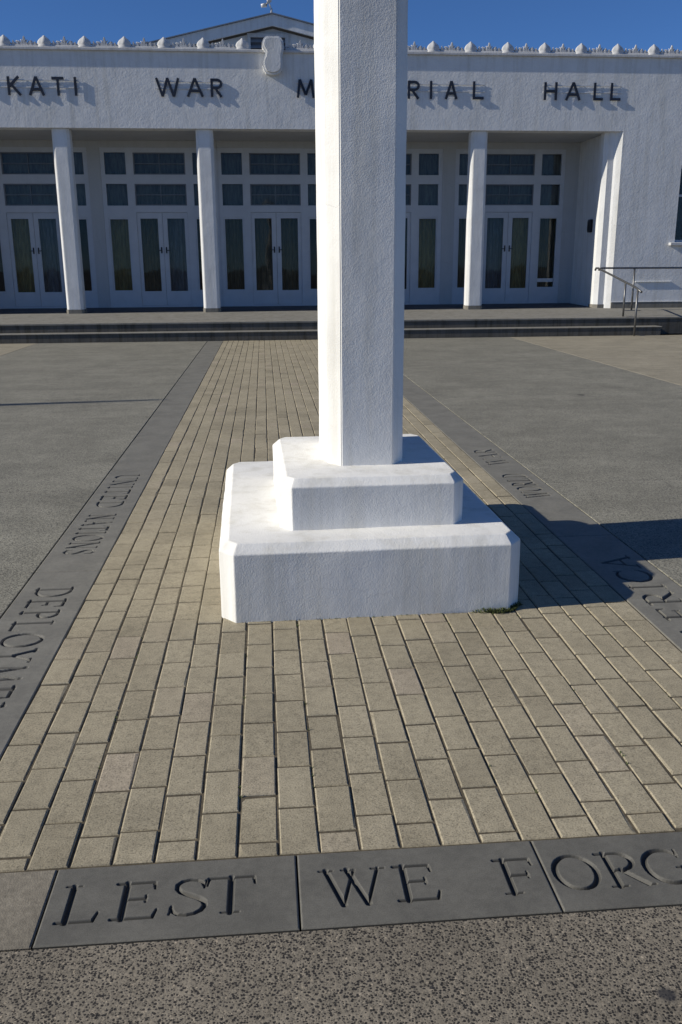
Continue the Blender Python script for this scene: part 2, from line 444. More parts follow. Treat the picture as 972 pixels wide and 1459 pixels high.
def incised(name, x0, x1, y0, y1, letters, axis, step, label=None, cat='paving stone', group=None, m=None, chw=.003):
    """stone with V-cut letters. letters: (char, u0, width, base v, height); axis 'x' reads along +x,
       'down' reads towards the viewer with tops to the path, 'up' reads away with tops to the path"""
    nx = max(2, int(round((x1-x0)/step))+1); ny = max(2, int(round((y1-y0)/step))+1)
    xs = np.linspace(x0, x1, nx); ys_ = np.linspace(y0, y1, ny)
    X, Y = np.meshgrid(xs, ys_)
    Z = np.zeros_like(X); K = np.zeros_like(X)
    for (c, u0, w, v0, h) in letters:
        st, adv = glyph(c)
        sx = w/adv
        for (p, a, b_) in st:
            for (pa, pb) in zip(p, p[1:]):
                def T_(q):
                    u, v = u0+q[0]*sx, v0+q[1]*h
                    if axis == 'x': return u, v
                    if axis == 'down': return v, -u      # reading direction -y, tops to +x
                    return -v, u                         # reading direction +y, tops to -x
                (ax, ay), (bx, by) = T_(pa), T_(pb)
                m0 = max(a, b_)*h+.004
                msk = (X > min(ax, bx)-m0) & (X < max(ax, bx)+m0) & (Y > min(ay, by)-m0) & (Y < max(ay, by)+m0)
                if not msk.any(): continue
                px, py = X[msk]-ax, Y[msk]-ay
                dx, dy = bx-ax, by-ay; LL = dx*dx+dy*dy+1e-12
                t = np.clip((px*dx+py*dy)/LL, 0, 1)
                d = np.hypot(px-t*dx, py-t*dy)
                hw = (a+(b_-a)*t)*h
                dep = np.minimum(np.clip(hw-d, 0, None)*1.7, .011)
                Z[msk] = np.minimum(Z[msk], -dep); K[msk] = np.maximum(K[msk], np.clip((hw-d)/.002+.3, 0, 1))
    # arris and a little wear
    e = np.minimum.reduce([X-x0, x1-X, Y-y0, y1-Y])
    Z -= np.clip(chw-e, 0, None)*.8
    V = np.stack([X.ravel(), Y.ravel(), Z.ravel()], 1).tolist()
    idx = np.arange(nx*ny).reshape(ny, nx)
    q = np.stack([idx[:-1, :-1], idx[:-1, 1:], idx[1:, 1:], idx[1:, :-1]], -1).reshape(-1, 4).tolist()
    # skirt
    ring = list(idx[0, :])+list(idx[1:, -1])+list(idx[-1, -2::-1])+list(idx[-2:0:-1, 0])
    n0 = len(V)
    for i in ring: V.append((V[i][0], V[i][1], -.055))
    n = len(ring)
    for i in range(n): q.append((int(ring[i]), n0+i, n0+(i+1) % n, int(ring[(i+1) % n])))
    o = from_arrays(name, V, q, m or M_slate)
    at = o.data.attributes.new('tone', 'FLOAT', 'POINT'); at.data.foreach_set('value', K.ravel().tolist()+[0.0]*len(ring))
    if label: tag(o, label, cat, group)
    return o
GS = 'engraved border stones around the brick path'
G = .0022
row = [(-1.125, -.541), (-.541, .041), (.041, .638), (.638, 1.225), (1.225, 1.812)]
VB, HH = 1.685, .121
def word(x, items): return [(c, u, w, VB, HH) for (c, u, w) in items]
struct(incised('border_stone', row[0][0]+G, row[0][1]-G, Y0+.003, Y1-.003, [], 'x', .0035, m=M_stone2))
incised('engraved_stone', row[1][0]+G, row[1][1]-G, Y0+.003, Y1-.003,
        word(0, [('L', -.513, .104), ('E', -.392, .115), ('S', -.264, .102), ('T', -.176, .122)]), 'x', .0019,
        'dark grey stone engraved LEST in the front row of the path border', 'paving stone', GS, M_slate_dark)
incised('engraved_stone', row[2][0]+G, row[2][1]-G, Y0+.003, Y1-.003,
        word(0, [('W', .096, .155), ('E', .266, .114), ('F', .515, .106)]), 'x', .0019,
        'dark grey stone engraved WE and the letter F in the front row', 'paving stone', GS, M_slate_dark)
incised('engraved_stone', row[3][0]+G, row[3][1]-G, Y0+.003, Y1-.003,
        word(0, [('O', .655, .114), ('R', .772, .116), ('G', .880, .124), ('E', 1.025, .105)]), 'x', .0019,
        'dark grey stone engraved with the letters ORG at the right end of the front row', 'paving stone', GS, M_slate_dark)
incised('engraved_stone', row[4][0]+G, row[4][1]-G, Y0+.003, Y1-.003, word(0, [('T', 1.26, .118)]), 'x', .004,
        'dark grey stone engraved T beyond the word FORGE at the end of the front row', 'paving stone', GS, M_slate_dark)
def run(txt, u0, u1, v0, h, gap=.12):
    ws = [glyph(c)[1] for c in txt]; tot = sum(ws)+gap*(len(txt)-1); k = (u1-u0)/tot
    out = []; u = u0
    for c, w in zip(txt, ws): out.append((c, u, w*k, v0, h)); u += (w+gap)*k
    return out
cut = [1.877, 4.10, 6.30]
incised('engraved_stone', XLo+G, XL-G, 1.877+G, 4.10-G, run('DEPLOYMENTS', -3.885, -2.38, XLo+.075, .155), 'down', .0042,
        'long dark grey stone engraved DEPLOYMENTS on the left edge of the path', 'paving stone', GS)
incised('engraved_stone', XLo+G, XL-G, 4.10+G, 6.30-G, run('UNITED', -6.16, -5.27, XLo+.075, .155)+run('NATIONS', -5.12, -4.36, XLo+.075, .155), 'down', .005,
        'long dark grey stone engraved UNITED NATIONS on the left edge of the path', 'paving stone', GS)
incised('engraved_stone', XR+G, XRo-G, 1.877+G, 4.40-G, run('SOUTH', 2.11, 2.84, -(XRo-.075), .155)+run('AFRICA', 3.02, 4.04, -(XRo-.075), .155), 'up', .0042,
        'dark grey stone engraved AFRICA on the right edge of the path, half in shadow', 'paving stone', GS)
incised('engraved_stone', XR+G, XRo-G, 4.40+G, 7.2-G, run('WORLD', 5.22, 5.88, -(XRo-.075), .155)+run('WAR', 6.18, 6.74, -(XRo-.075), .155), 'up', .005,
        'grey stone with two faint words engraved, beyond the monument shadow', 'paving stone', GS)
b = MB()
y = 6.30
while y < YF-.1:
    b.box(XLo+G, XL-G, y+.0015, min(y+1.2, YF-.005)-.0015, -.055, random.uniform(-.002, .0), .003); y += 1.2
y = 7.2
while y < YF-.1:
    b.box(XR+G, XRo-G, y+.0015, min(y+1.2, YF-.005)-.0015, -.055, random.uniform(-.002, .0), .003); y += 1.2
struct(b.build('stone_border', M_slate))

# ---------------------------------------------------------------- monument
mon = empty('war_memorial', (.43, 4.2, 0), 'white rendered memorial shaft on a two stepped base standing on the brick path', 'monument')
def octo(x0, x1, y0, y1, cx, cy):
    return [(x0+cx, y0), (x1-cx, y0), (x1, y0+cy), (x1, y1-cy), (x1-cx, y1), (x0+cx, y1), (x0, y1-cy), (x0, y0+cy)]
def tier(x0, x1, y0, y1, c, z0, z1, bev, cyc=None, slope=.0):
    """chamfered block with a sloping arris to its top; fine grid faces so that its edges can waver"""
    cy = cyc or c
    lo = octo(x0, x1, y0, y1, c, cy); hi = octo(x0+bev, x1-bev, y0+bev, y1-bev, c-.586*bev, cy-.586*bev)
    bm = bmesh.new()
    def ring(pts, z): return [bm.verts.new((p[0], p[1], z)) for p in pts]
    a, b_, d = ring(lo, z0), ring(lo, z1), ring(hi, z1+bev*.92)
    n = 8
    for i in range(n):
        bm.faces.new([a[i], a[(i+1) % n], b_[(i+1) % n], b_[i]]); bm.faces.new([b_[i], b_[(i+1) % n], d[(i+1) % n], d[i]])
    bm.faces.new(d); bm.faces.new(a[::-1])
    bmesh.ops.recalc_face_normals(bm, faces=bm.faces)
    # soften every edge with a small radius, then waver it a little by hand
    bmesh.ops.bevel(bm, geom=[e for e in bm.edges if not all(v.co.z < z0+.001 for v in e.verts)], offset=.004, segments=2, affect='EDGES', profile=.5)
    mb = MB(); mb.bm.free(); mb.bm = bm
    return mb
from mathutils import noise as mnoise
def dice(mb, step=.045):
    """cut the block into small faces so that the render's trowel marks can be modelled"""
    bm = mb.bm
    for ax_ in range(3):
        lo = min(v.co[ax_] for v in bm.verts); hi = max(v.co[ax_] for v in bm.verts)
        n = int((hi-lo)/step)
        for k in range(1, n):
            no = [0, 0, 0]; no[ax_] = 1; co_ = [0, 0, 0]; co_[ax_] = lo+(hi-lo)*k/n+random.uniform(-.004, .004)
            bmesh.ops.bisect_plane(bm, geom=bm.verts[:]+bm.edges[:]+bm.faces[:], plane_co=co_, plane_no=no, dist=1e-5)
    return mb
def rough(o, amp=.0022):
    me = o.data
    for v in me.vertices:
        p = v.co
        d_ = mnoise.fractal(Vector((p.x*3.2, p.y*3.2, p.z*3.2)), 1.0, 2.0, 3)*amp*1.3+mnoise.noise(Vector((p.x*16, p.y*16, p.z*16)))*amp*.55
        v.co = p+v.normal*d_
    for p in me.polygons: p.use_smooth = True
    me.set_sharp_from_angle(angle=R(11))
    return o
rough(dice(tier(-.212, 1.062, 3.387, 5.03, .060, -.02, .292, .040, .074)).build('lower_step', M_mon, mon))
rough(dice(tier(.046, .852, 3.585, 4.60, .052, .30, .515, .036, .066)).build('upper_step', M_mon, mon), .0018)
sh = MB(); sh.prism(octo(.281, .626, 3.835, 4.46, .056, .070), 2, .53, 4.1)
bmesh.ops.bevel(sh.bm, geom=[e for e in sh.bm.edges], offset=.004, segments=2, affect='EDGES')
shaft = rough(dice(sh).build('shaft', M_mon, mon), .0016)
b = MB()
A = octo(.215, .668, 3.805, 4.49, .09, .09); B_ = octo(.30, .583, 3.92, 4.375, .06, .06)
b.prism(A, 2, 4.1, 4.22, .01); b.prism(B_, 2, 4.22, 4.34, .02); b.build('capstone', M_mon, mon)

mon.rotation_euler.z = .018; mon.location.x -= .015          # it stands very slightly askew to the paving

# weeds at its foot
def weeds(name, x0, x1, y, n, label):
    V = []; F = []
    for i in range(n):
        u = random.betavariate(2.4, 1.4)
        x = x0+(x1-x0)*u; yy = y(x)-abs(random.gauss(0, .008)); hgt = random.uniform(.008, .024)
        for k in range(3):
            a = random.uniform(0, 6.28); l = random.uniform(.005, .012); n0 = len(V)
            dx, dy = math.cos(a)*l, math.sin(a)*l
            V += [(x-dy*.3, yy+dx*.3, -.004), (x+dy*.3, yy-dx*.3, -.004), (x+dx+dy*.2, yy+dy-dx*.2, hgt*.7), (x+dx*1.7, yy+dy*1.7, hgt*.8)]
            F += [(n0, n0+1, n0+2), (n0, n0+2, n0+3)]
    for i in range(150):           # and in the joints of the pavers near it
        if i < 60: x = random.uniform(-.15, 1.0); yy = 3.384-abs(random.gauss(0, .004)); hgt = random.uniform(.003, .008)
        else:
            x = XL+PW*random.choice([3, 7, 9, 14, 15, 18, 20, 21])+random.gauss(0, .002); yy = random.choice([2.2, 2.65, 3.1, 3.3, 4.5, 5.2])+random.gauss(0, .06); hgt = .004
        if i >= 60 and -.26 < x < 1.1 and yy > 3.36: continue
        for k in range(3):
            a = random.uniform(0, 6.28); l = random.uniform(.003, .006); n0 = len(V); dx, dy = math.cos(a)*l, math.sin(a)*l
            V += [(x-dy*.4, yy+dx*.4, -.005), (x+dy*.4, yy-dx*.4, -.005), (x+dx+dy*.3, yy+dy-dx*.3, hgt*.4), (x+dx*1.5, yy+dy*1.5, hgt*.5)]
            F += [(n0, n0+1, n0+2), (n0, n0+2, n0+3)]
    o = from_arrays(name, V, F, M_moss); return tag(o, label, 'weeds', None, 'stuff')
weeds('weeds', .84, 1.07, lambda x: 3.384 if x < 1.0 else 3.384+(x-1.0)*1.17, 95, 'low green weeds and moss along the right front foot of the monument')

# ---------------------------------------------------------------- steps and platform
YW, YC, YD = 20.93, 21.0, 22.9         # wall face, column face, door wall
zp = lambda y: .35+(y-18.2)*.105/4.7   # gently rising platform
stp = empty('entrance_steps', (.4, 18.5, 0), 'two long low concrete steps rising to the hall platform', 'steps')
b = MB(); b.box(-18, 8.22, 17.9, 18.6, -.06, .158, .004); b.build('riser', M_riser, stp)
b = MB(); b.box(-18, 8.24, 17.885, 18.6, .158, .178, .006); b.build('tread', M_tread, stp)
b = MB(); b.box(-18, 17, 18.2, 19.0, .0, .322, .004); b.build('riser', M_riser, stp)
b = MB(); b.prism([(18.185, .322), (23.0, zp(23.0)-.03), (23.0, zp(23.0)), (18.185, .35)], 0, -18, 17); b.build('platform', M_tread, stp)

b = MB(); b.prism([(21.12, zp(21.12)-.02), (22.895, zp(22.895)-.02), (22.895, zp(22.895)+.005), (21.12, zp(21.12)+.005)], 0, -7.2, 7.95); b.build('porch_shade_sheet', M_floor_shade, stp)  # dark sheet over the platform, coloured to give the porch shade
# ---------------------------------------------------------------- the hall
hall = empty('memorial_hall', (.37, 21, 0), 'long white rendered hall with an open columned porch and ornamented parapet', 'building')
OL, OR = -7.55, 8.30                  # porch opening
ZB, ZT = 4.35, 5.87
win = [(9.75, 11.6), (-10.85, -9.0)]
def isw(x): return any(a < x < c for a, c in win)
xs = [-18, -10.85, -9.0, OL, OR, 9.75, 11.6, 17]
b = MB(); b.plate(xs, [-.05, 1.92, 3.64, ZB, ZT], lambda x, z: (OL < x < OR and z < ZB) or (isw(x) and 1.92 < z < 3.64), YW, YW+.36)
b.build('front_wall', M_wall, hall)
b = MB(); b.box(-18.1, 17.1, YW-.06, YW+.42, ZT, ZT+.055, .008); b.build('coping', M_trim, hall)
# end piers of the porch
b = MB(); b.prism([(8.299, YW+.001), (8.299, 22.9), (8.0, 22.9), (8.0, 21.36), (7.93, 21.36), (7.93, 21.12), (8.02, 21.04), (8.16, 21.04), (8.20, 21.0)], 2, .40, ZB-.002); b.build('side_wall', M_wallin if 0 else M_wall, hall)
b = MB(); b.prism([(-7.549, YW+.001), (-7.549, 22.9), (-7.25, 22.9), (-7.25, 21.36), (-7.18, 21.36), (-7.18, 21.12), (-7.27, 21.04), (-7.41, 21.04), (-7.45, 21.0)], 2, .40, ZB-.002); b.build('side_wall', M_wall, hall)
b = MB(); b.prism([(7.918, 21.37), (7.918, 21.112), (8.012, 21.026), (8.165, 21.026), (8.165, 21.37)], 2, .36, .50); b.build('pier_base', M_plinth, hall)
b = MB(); b.box(8.302, 17, YW-.022, YW+.02, .36, .545, .004); b.build('plinth', M_plinth, hall)
b = MB(); b.box(8.302, 17, YW-.030, YW+.02, .547, .562, .003); b.build('plinth_trim', M_trim, hall)
b = MB(); b.box(-18, -7.552, YW-.022, YW+.02, .36, .545, .004); b.build('plinth', M_plinth, hall)
b = MB(); b.box(8.86, 9.735, YW-.034, YW+.02, 1.012, 1.03, .003); b.build('shade_ledge', M_wall, hall)  # added ledge, there only to cast a shade band on the wall
# porch ceiling
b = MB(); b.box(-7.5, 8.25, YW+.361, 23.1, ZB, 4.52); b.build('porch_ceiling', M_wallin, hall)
b = MB(); b.box(-7.9, 8.6, 25.9, 26.0, .3, 4.6); b.box(-7.9, 8.6, 23.1, 25.9, .28, .44); b.box(-7.9, 8.6, 23.1, 25.9, 4.4, 4.5); b.build('interior', M_interior, hall)
# columns
def column(x):
    c = .055; w = .19
    b = MB(); b.prism(octo(x-w, x+w, YC, YC+.38, c, c), 2, zp(21)+.085, ZB-.001)
    bmesh.ops.bevel(b.bm, geom=list(b.bm.edges), offset=.008, segments=2, affect='EDGES')
    o = b.build('column', M_wall, hall)
    k = MB(); k.prism(octo(x-w-.012, x+w+.012, YC-.012, YC+.392, c, c), 2, zp(21)-.05, zp(21)+.087, .004); k.build('column_base', M_plinth, o)
for x in (-4.31, -1.20, 1.90, 4.99): column(x)

# door wall: five glazed entrances
cen = [-5.52, -2.42, .37, 3.13, 6.25]
UW, ZD0, ZD1 = 1.40, .46, 4.20
xs = [-7.25]+[v for c in cen for v in (c-UW, c+UW)]+[8.0]
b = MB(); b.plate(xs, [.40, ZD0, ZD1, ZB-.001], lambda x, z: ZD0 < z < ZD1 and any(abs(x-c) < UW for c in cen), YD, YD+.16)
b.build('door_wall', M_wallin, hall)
zs_ = [ZD0, .50, 2.72, 2.88, 3.38, 3.59, 4.09, ZD1]
def pane(x0, x1, z0, z1, y, par):
    b = MB(); b.box(x0, x1, y, y+.006, z0, z1); return b.build('pane', M_glass, par)
GY = YD+.055
def entrance(c, i):
    # fixed frame with openings
    fx = [c-UW, c-1.30, c-.80, c-.62, c+.62, c+.80, c+1.30, c+UW]
    def hole(x, z):
        u = x-c
        side = .80 < abs(u) < 1.30; mid = abs(u) < .62
        if side: return (.84 < z < 2.60) or 2.88 < z < 3.38 or 3.59 < z < 4.09
        if mid: return (.50 < z < 2.72) or 2.88 < z < 3.38 or 3.59 < z < 4.09
        return False
    fz = [ZD0, .50, .84, 2.60, 2.72, 2.88, 3.38, 3.59, 4.09, ZD1]
    b = MB(); b.plate([x+(.001 if k == 0 else -.001 if k == 7 else 0) for k, x in enumerate(fx)], [ZD0+.001]+fz[1:-1]+[ZD1-.001], hole, YD+.012, YD+.13)
    fr = b.build('window_frame', M_frame, hall)
    for s in (-1, 1):
        a, e = sorted((c+s*.80, c+s*1.30))
        pane(a, e, .84, 2.60, GY, fr); pane(a, e, 2.88, 3.38, GY, fr); pane(a, e, 3.59, 4.09, GY, fr)
        k = MB(); k.plate([a+.001, a+.035, e-.035, e-.001], [.841, .875, 2.565, 2.599], lambda x, z: a+.035 < x < e-.035 and .875 < z < 2.565, YD+.03, YD+.09); k.build('sash', M_frame, fr)
    for (z0, z1) in ((2.88, 3.38), (3.59, 4.09)):
        pane(c-.62, c+.62, z0, z1, GY, fr)
        zm = (z0+z1)/2
        k = MB(); k.plate([c-.619, c-.59, c-.008, c+.008, c+.59, c+.619], [z0+.001, z0+.025, zm-.009, zm+.009, z1-.025, z1-.001],
                          lambda x, z: .008 < abs(x-c) < .59 and (z0+.025 < z < zm-.009 or zm+.009 < z < z1-.025), YD+.03, YD+.085); k.build('sash', M_sash, fr)
    b = MB(); b.box(c-1.36, c+1.36, YD+.20, YD+.21, 2.84, 4.14); b.build('blind', M_blind, fr)
    for s in (-1, 1):
        a, e = sorted((c+s*.004, c+s*.617))
        g0, g1 = sorted((c+s*.115, c+s*.535))
        d = MB(); d.plate([a, g0, g1, e], [.505, .85, 2.58, 2.715], lambda x, z: g0 < x < g1 and .85 < z < 2.58, YD+.035, YD+.08)
        d = d.build('door', M_frame, hall)
        b = MB(); b.box(g0-.01, g1+.01, YD+.056, YD+.062, .84, 2.59); b.build('pane', M_glass, d)
        h = MB(); h.box(c+s*.06-.016, c+s*.06+.016, YD+.026, YD+.036, 1.76, 1.91, .003); h.tube([(c+s*.06, YD+.035, 1.83), (c+s*.06, YD-.02, 1.83)], .009, 8)
        h.tube([(c+s*.06, YD-.02, 1.83), (c+s*.14, YD-.02, 1.83)], .009, 8); h.build('handle', M_brass, d)
    return fr
M_blind = curtain_mat('blind_cloth', (.27, .26, .235))
M_sash = flat('dull_joinery', (.16, .17, .19), .5)
for i, c in enumerate(cen): entrance(c, i)
# curtains hanging inside the glass; the grey ones stand in for reflections
def curtain(x0, x1, z0, z1, m, label, group):
    n = int((x1-x0)/.012)+2; V = []; F = []
    for j, z in enumerate(np.linspace(z0, z1, 8)):
        for i in range(n):
            x = x0+(x1-x0)*i/(n-1)
            yy = YD+.22+.022*math.sin(x*58+.6*math.sin(x*9))+.008*math.sin(x*131+z)
            V.append((x+.01*math.sin(z*2+x*5), yy, z))
    for j in range(7):
        for i in range(n-1): F.append((j*n+i, j*n+i+1, (j+1)*n+i+1, (j+1)*n+i))
    o = from_arrays('curtain', V, F, m)
    for p in o.data.polygons: p.use_smooth = True
    sm = o.modifiers.new('thick', 'SOLIDIFY'); sm.thickness = .003
    return tag(o, label, 'curtain', group)
GC = 'curtains behind the hall entrance doors'
nm = ['far left', 'second from left', 'middle', 'fourth from left', 'far right']
def cur(i, u0, u1, m, txt): curtain(cen[i]+u0, cen[i]+u1, .55, 2.80, m, txt, GC)
cur(0, -.70, .03, M_olive, 'dark olive curtain behind the left door leaf of the leftmost bay')
cur(0, .05, .66, M_reflection, 'grey curtain standing in for the reflection in the right door leaf of the leftmost bay')
cur(1, -1.33, -.72, M_olive, 'olive curtain behind the narrow sidelight of the bay left of centre')
cur(1, -.66, .03, M_brown, 'brown curtain behind the left door leaf of the bay left of centre')
cur(1, .05, .66, M_reflection, 'grey curtain standing in for the reflection in the right door leaf of the bay left of centre')
cur(2, -1.33, -.72, M_brown, 'brown curtain behind the left sidelight of the middle bay')
cur(2, -.66, .66, M_brown, 'wide brown curtain behind both door leaves of the middle bay')
cur(3, .72, 1.33, M_olive, 'olive curtain behind the sidelight just right of the monument shaft')
cur(4, -1.33, -.72, M_brown, 'brown curtain edge beside the right hand column, left sidelight of the rightmost bay')
cur(4, -.66, .03, M_reflection, 'grey curtain standing in for the reflection in the left door leaf of the rightmost bay')
cur(4, .05, .66, M_olive, 'olive curtain behind the right door leaf of the rightmost bay')
cur(4, .72, 1.33, M_brown, 'brown curtain behind the right sidelight of the rightmost bay')
# notice at the foot of the last sidelight, box on the porch wall
o = MB().box(7.07, 7.50, YD+.036, YD+.040, 1.0, 1.09).build('notice', M_rail_w); tag(o, 'pale paper strip low on the right sidelight of the rightmost bay', 'notice')
bx = empty('wall_box', (8.0, 21.75, 2.2), 'small dark box fixed to the shaded right wall of the porch', 'box')
MB().box(7.93, 8.0, 21.66, 21.84, 2.18, 2.48, .01).build('case', M_dark, bx)
MB().box(7.918, 7.931, 21.68, 21.82, 2.22, 2.44, .004).build('door', M_dark, bx)

# side windows
for (a, e) in win:
    f = MB(); xm = (a+e)/2
    f.plate([a+.001, a+.06, xm-.03, xm+.03, e-.06, e-.001], [1.921, 1.98, 2.95, 3.0, 3.58, 3.639], lambda x, z: ((a+.06 < x < xm-.03) or (xm+.03 < x < e-.06)) and (1.98 < z < 2.95 or 3.0 < z < 3.58), YW+.16, YW+.24)
    f = f.build('window', M_frame, hall); pane(a+.04, e-.04, 1.96, 3.60, YW+.20, f)
    MB().box(a-.14, e+.14, YW-.11, YW+.16, 1.845, 1.915, .01).build('sill', M_trim, f)
    MB().box(a-.2, e+.2, YW+1.0, YW+1.05, 1.6, 3.9).build('blind', M_interior, f)
# side room walls
for x0 in (16.64, -18):
    MB().box(x0, x0+.36, YW+.362, 30, -.05, ZT-.002).build('end_wall', M_wall, hall)
b = MB(); b.box(-17.6, 16.6, YW+.42, 32, 5.5, 5.6); b.build('flat_roof', M_roof, hall)

# parapet cresting: big palmettes with low scrollwork between
def palmette():
    b = MB(); z0 = ZT+.053; n = 20
    prof = [(.142, 0), (.146, .03), (.124, .05), (.132, .08), (.126, .115), (.110, .145), (.086, .172), (.058, .195), (.034, .215), (.012, .238)]
    rings = []
    for r_, z in prof:
        ring = []
        for k in range(n):
            a = 2*math.pi*k/n; lobe = 1+.13*math.cos(5*a+math.pi/2)*(z > .06)
            ring.append(b.bm.verts.new((r_*math.cos(a)*lobe, .52*r_*math.sin(a)*lobe, z0+z)))
        rings.append(ring)
    for u, w_ in zip(rings, rings[1:]):
        for k in range(n): b.bm.faces.new([u[k], u[(k+1) % n], w_[(k+1) % n], w_[k]]).smooth = True
    b.bm.faces.new(rings[-1]); b.bm.faces.new(rings[0][::-1])
    return b
def scrollwork():
    b = MB(); z0 = ZT+.055
    half = [(.030, 0), (.040, .05), (.022, .075), (.034, .10), (.024, .135), (.008, .168)]
    b.prism([(x, z0+z) for x, z in half]+[(-x, z0+z) for x, z in half[::-1]], 1, -.022, .022, .008)
    for s in (-1, 1):
        pts = []
        for i in range(16):
            a = R(-60+i*26); r = .045-.0020*i
            pts.append((s*(.105+r*math.cos(a)), 0, z0+.055+r*math.sin(a)))
        b.tube(pts, .013, 6); b.tube([(s*.03, 0, z0+.03), (s*.09, 0, z0+.012), (s*.20, 0, z0+.018), (s*.27, 0, z0+.06)], .014, 6, True, .010)
        b.tube([(s*.17, 0, z0+.01), (s*.185, 0, z0+.065), (s*.22, 0, z0+.085)], .012, 6, True, .007)
        b.tube([(s*.03, 0, z0+.09), (s*.075, 0, z0+.115)], .012, 6, True, .006)
    for q in range(-3, 4):
        x_ = q*.095
        b.tube([(x_+.035*math.cos(R(t)), .012*(q % 2), z0+.03+.032*math.sin(R(t))) for t in range(0, 361, 30)], .013, 6)
    b.box(-.30, .30, -.035, .035, z0-.004, z0+.034, .008)
    for q in range(-3, 4):
        a_ = (q+.5)*.09; b.prism([(a_-.028, z0+.03), (a_+.028, z0+.03), (a_+.02, z0+.07+.012*(q % 2)), (a_, z0+.092+.02*(q % 2)), (a_-.02, z0+.07+.012*(q % 2))], 1, -.022, .022, .006)
    for s in (-1, 1): b.tube([(s*.06, 0, z0+.02), (s*.10, 0, z0+.075), (s*.15, 0, z0+.095), (s*.175, 0, z0+.08)], .018, 6, True, .010)
    return b
pm = palmette().build('palmette', M_trim, hall); sb = scrollwork()
for v_ in sb.bm.verts: v_.co.z = ZT+.051+(v_.co.z-ZT-.051)*1.3
sc = sb.build('scroll_ornament', M_trim, hall)
pitch = .834; xk = [(-5.302+pitch*k) for k in range(-14, 27)]
first = [True, True]
def dup(src, x):
    c = src.copy(); C.objects.link(c); c.parent = hall; c.matrix_parent_inverse = src.matrix_parent_inverse.copy(); c.location = (x, YW+.05, 0); return c
for x in xk:
    if -17.9 < x < 16.9 and not abs(x-.36) < .3:
        if first[0]: pm.location = (x, YW+.05, 0); first[0] = False
        else: dup(pm, x)
    x2 = x+pitch/2
    if -17.7 < x2 < 16.7 and not abs(x2-.36) < .3:
        if first[1]: sc.location = (x2, YW+.05, 0); first[1] = False
        else: dup(sc, x2)
# central scrolled keystone
b = MB()
out = [(.155, 5.50), (.20, 5.445), (.28, 5.42), (.40, 5.42), (.49, 5.455), (.545, 5.52), (.56, 5.62), (.555, 5.80), (.575, 5.86), (.59, 5.93), (.585, 6.04), (.55, 6.12), (.49, 6.17), (.22, 6.17), (.16, 6.12), (.125, 6.04), (.13, 5.95), (.165, 5.90), (.19, 5.86), (.175, 5.78), (.135, 5.70), (.125, 5.60)]
b.prism(out, 1, YW-.19, YW+.30, .045)
b.build('keystone', M_wall, hall)

# gabled roof of the hall behind the parapet
YG = 27.0; ax, az = .47, 8.16; sl = .228; hw_ = 9.0
b = MB(); b.prism([(ax-hw_, az-.33-sl*hw_), (ax+hw_, az-.33-sl*hw_), (ax, az-.33)], 1, YG+.25, YG+.45)
gw = b.build('gable_wall', M_wall, hall)
for s in (-1, 1):
    b = MB(); b.prism([(ax, az-.02), (ax, az-.31), (ax+s*hw_, az-.31-sl*hw_), (ax+s*hw_, az-.02-sl*hw_)], 1, YG, YG+.06, .008); b.build('bargeboard', M_wall, hall)
    b = MB(); b.prism([(ax, az+.008), (ax, az-.018), (ax+s*hw_*1.02, az-.018-sl*hw_*1.02), (ax+s*hw_*1.02, az+.008-sl*hw_*1.02)], 1, YG-.06, 46); b.build('roof', M_roof, hall)
lv = MB(); lv.plate([-.24, -.15, .82, .91], [6.9, 7.0, 7.60, 7.70], lambda x, z: -.15 < x < .82 and 7.0 < z < 7.6, YG+.18, YG+.25); lv = lv.build('vent', M_trim, hall)
b = MB(); b.box(-.15, .82, YG+.236, YG+.248, 7.0, 7.6); b.build('backing', M_interior, lv)
for k in range(4):
    b = MB(); z = 7.02+k*.15; b.prism([(YG+.19, z), (YG+.235, z+.07), (YG+.235, z+.085), (YG+.19, z+.015)], 0, -.149, .819); b.build('slat', flat('slat_paint', (.2, .21, .23)) if k == 0 else bpy.data.materials['slat_paint'], lv)
b = MB()
b.tube([(ax-.02, YG+.02, az-.02), (ax-.02, YG+.02, az+.12)], .035, 10, True, .03)
b.build('finial', M_trim, hall)
b = MB()
b.tube([(ax-.30, YG+.02, az+.18), (ax-.17, YG+.02, az+.20), (ax-.08, YG+.02, az+.30), (ax-.04, YG+.02, az+.48), (ax-.02, YG+.02, az+.75)], .045, 10, True, .09)
b.tube([(ax-.02, YG+.02, az+.1), (ax-.10, YG+.02, az+.30)], .02, 8)
b.build('finial', M_pole, hall)

# ---------------------------------------------------------------- raised words
LH, LZ = .365, 4.985
SWd = .052
def bar(b, p, q, w, y0, y1):
    dx, dz = q[0]-p[0], q[1]-p[1]; l = math.hypot(dx, dz); nx, nz = -dz/l*w/2, dx/l*w/2
    b.prism([(p[0]+nx, p[1]+nz), (q[0]+nx, q[1]+nz), (q[0]-nx, q[1]-nz), (p[0]-nx, p[1]-nz)], 1, y0, y1)
def ribbon(b, pts, w, y0, y1, closed=False):
    o_, i_ = [], []
    n = len(pts)
    for k, p in enumerate(pts):
        a = pts[(k-1) % n] if closed or k > 0 else p; c = pts[(k+1) % n] if closed or k < n-1 else p
        dx, dz = c[0]-a[0], c[1]-a[1]; l = math.hypot(dx, dz) or 1
        o_.append((p[0]-dz/l*w/2, p[1]+dx/l*w/2)); i_.append((p[0]+dz/l*w/2, p[1]-dx/l*w/2))
    m = n if closed else n-1
    for k in range(m):
        k2 = (k+1) % n
        b.prism([o_[k], o_[k2], i_[k2], i_[k]], 1, y0, y1)
YL0, YL1 = YW-.036, YW-.018
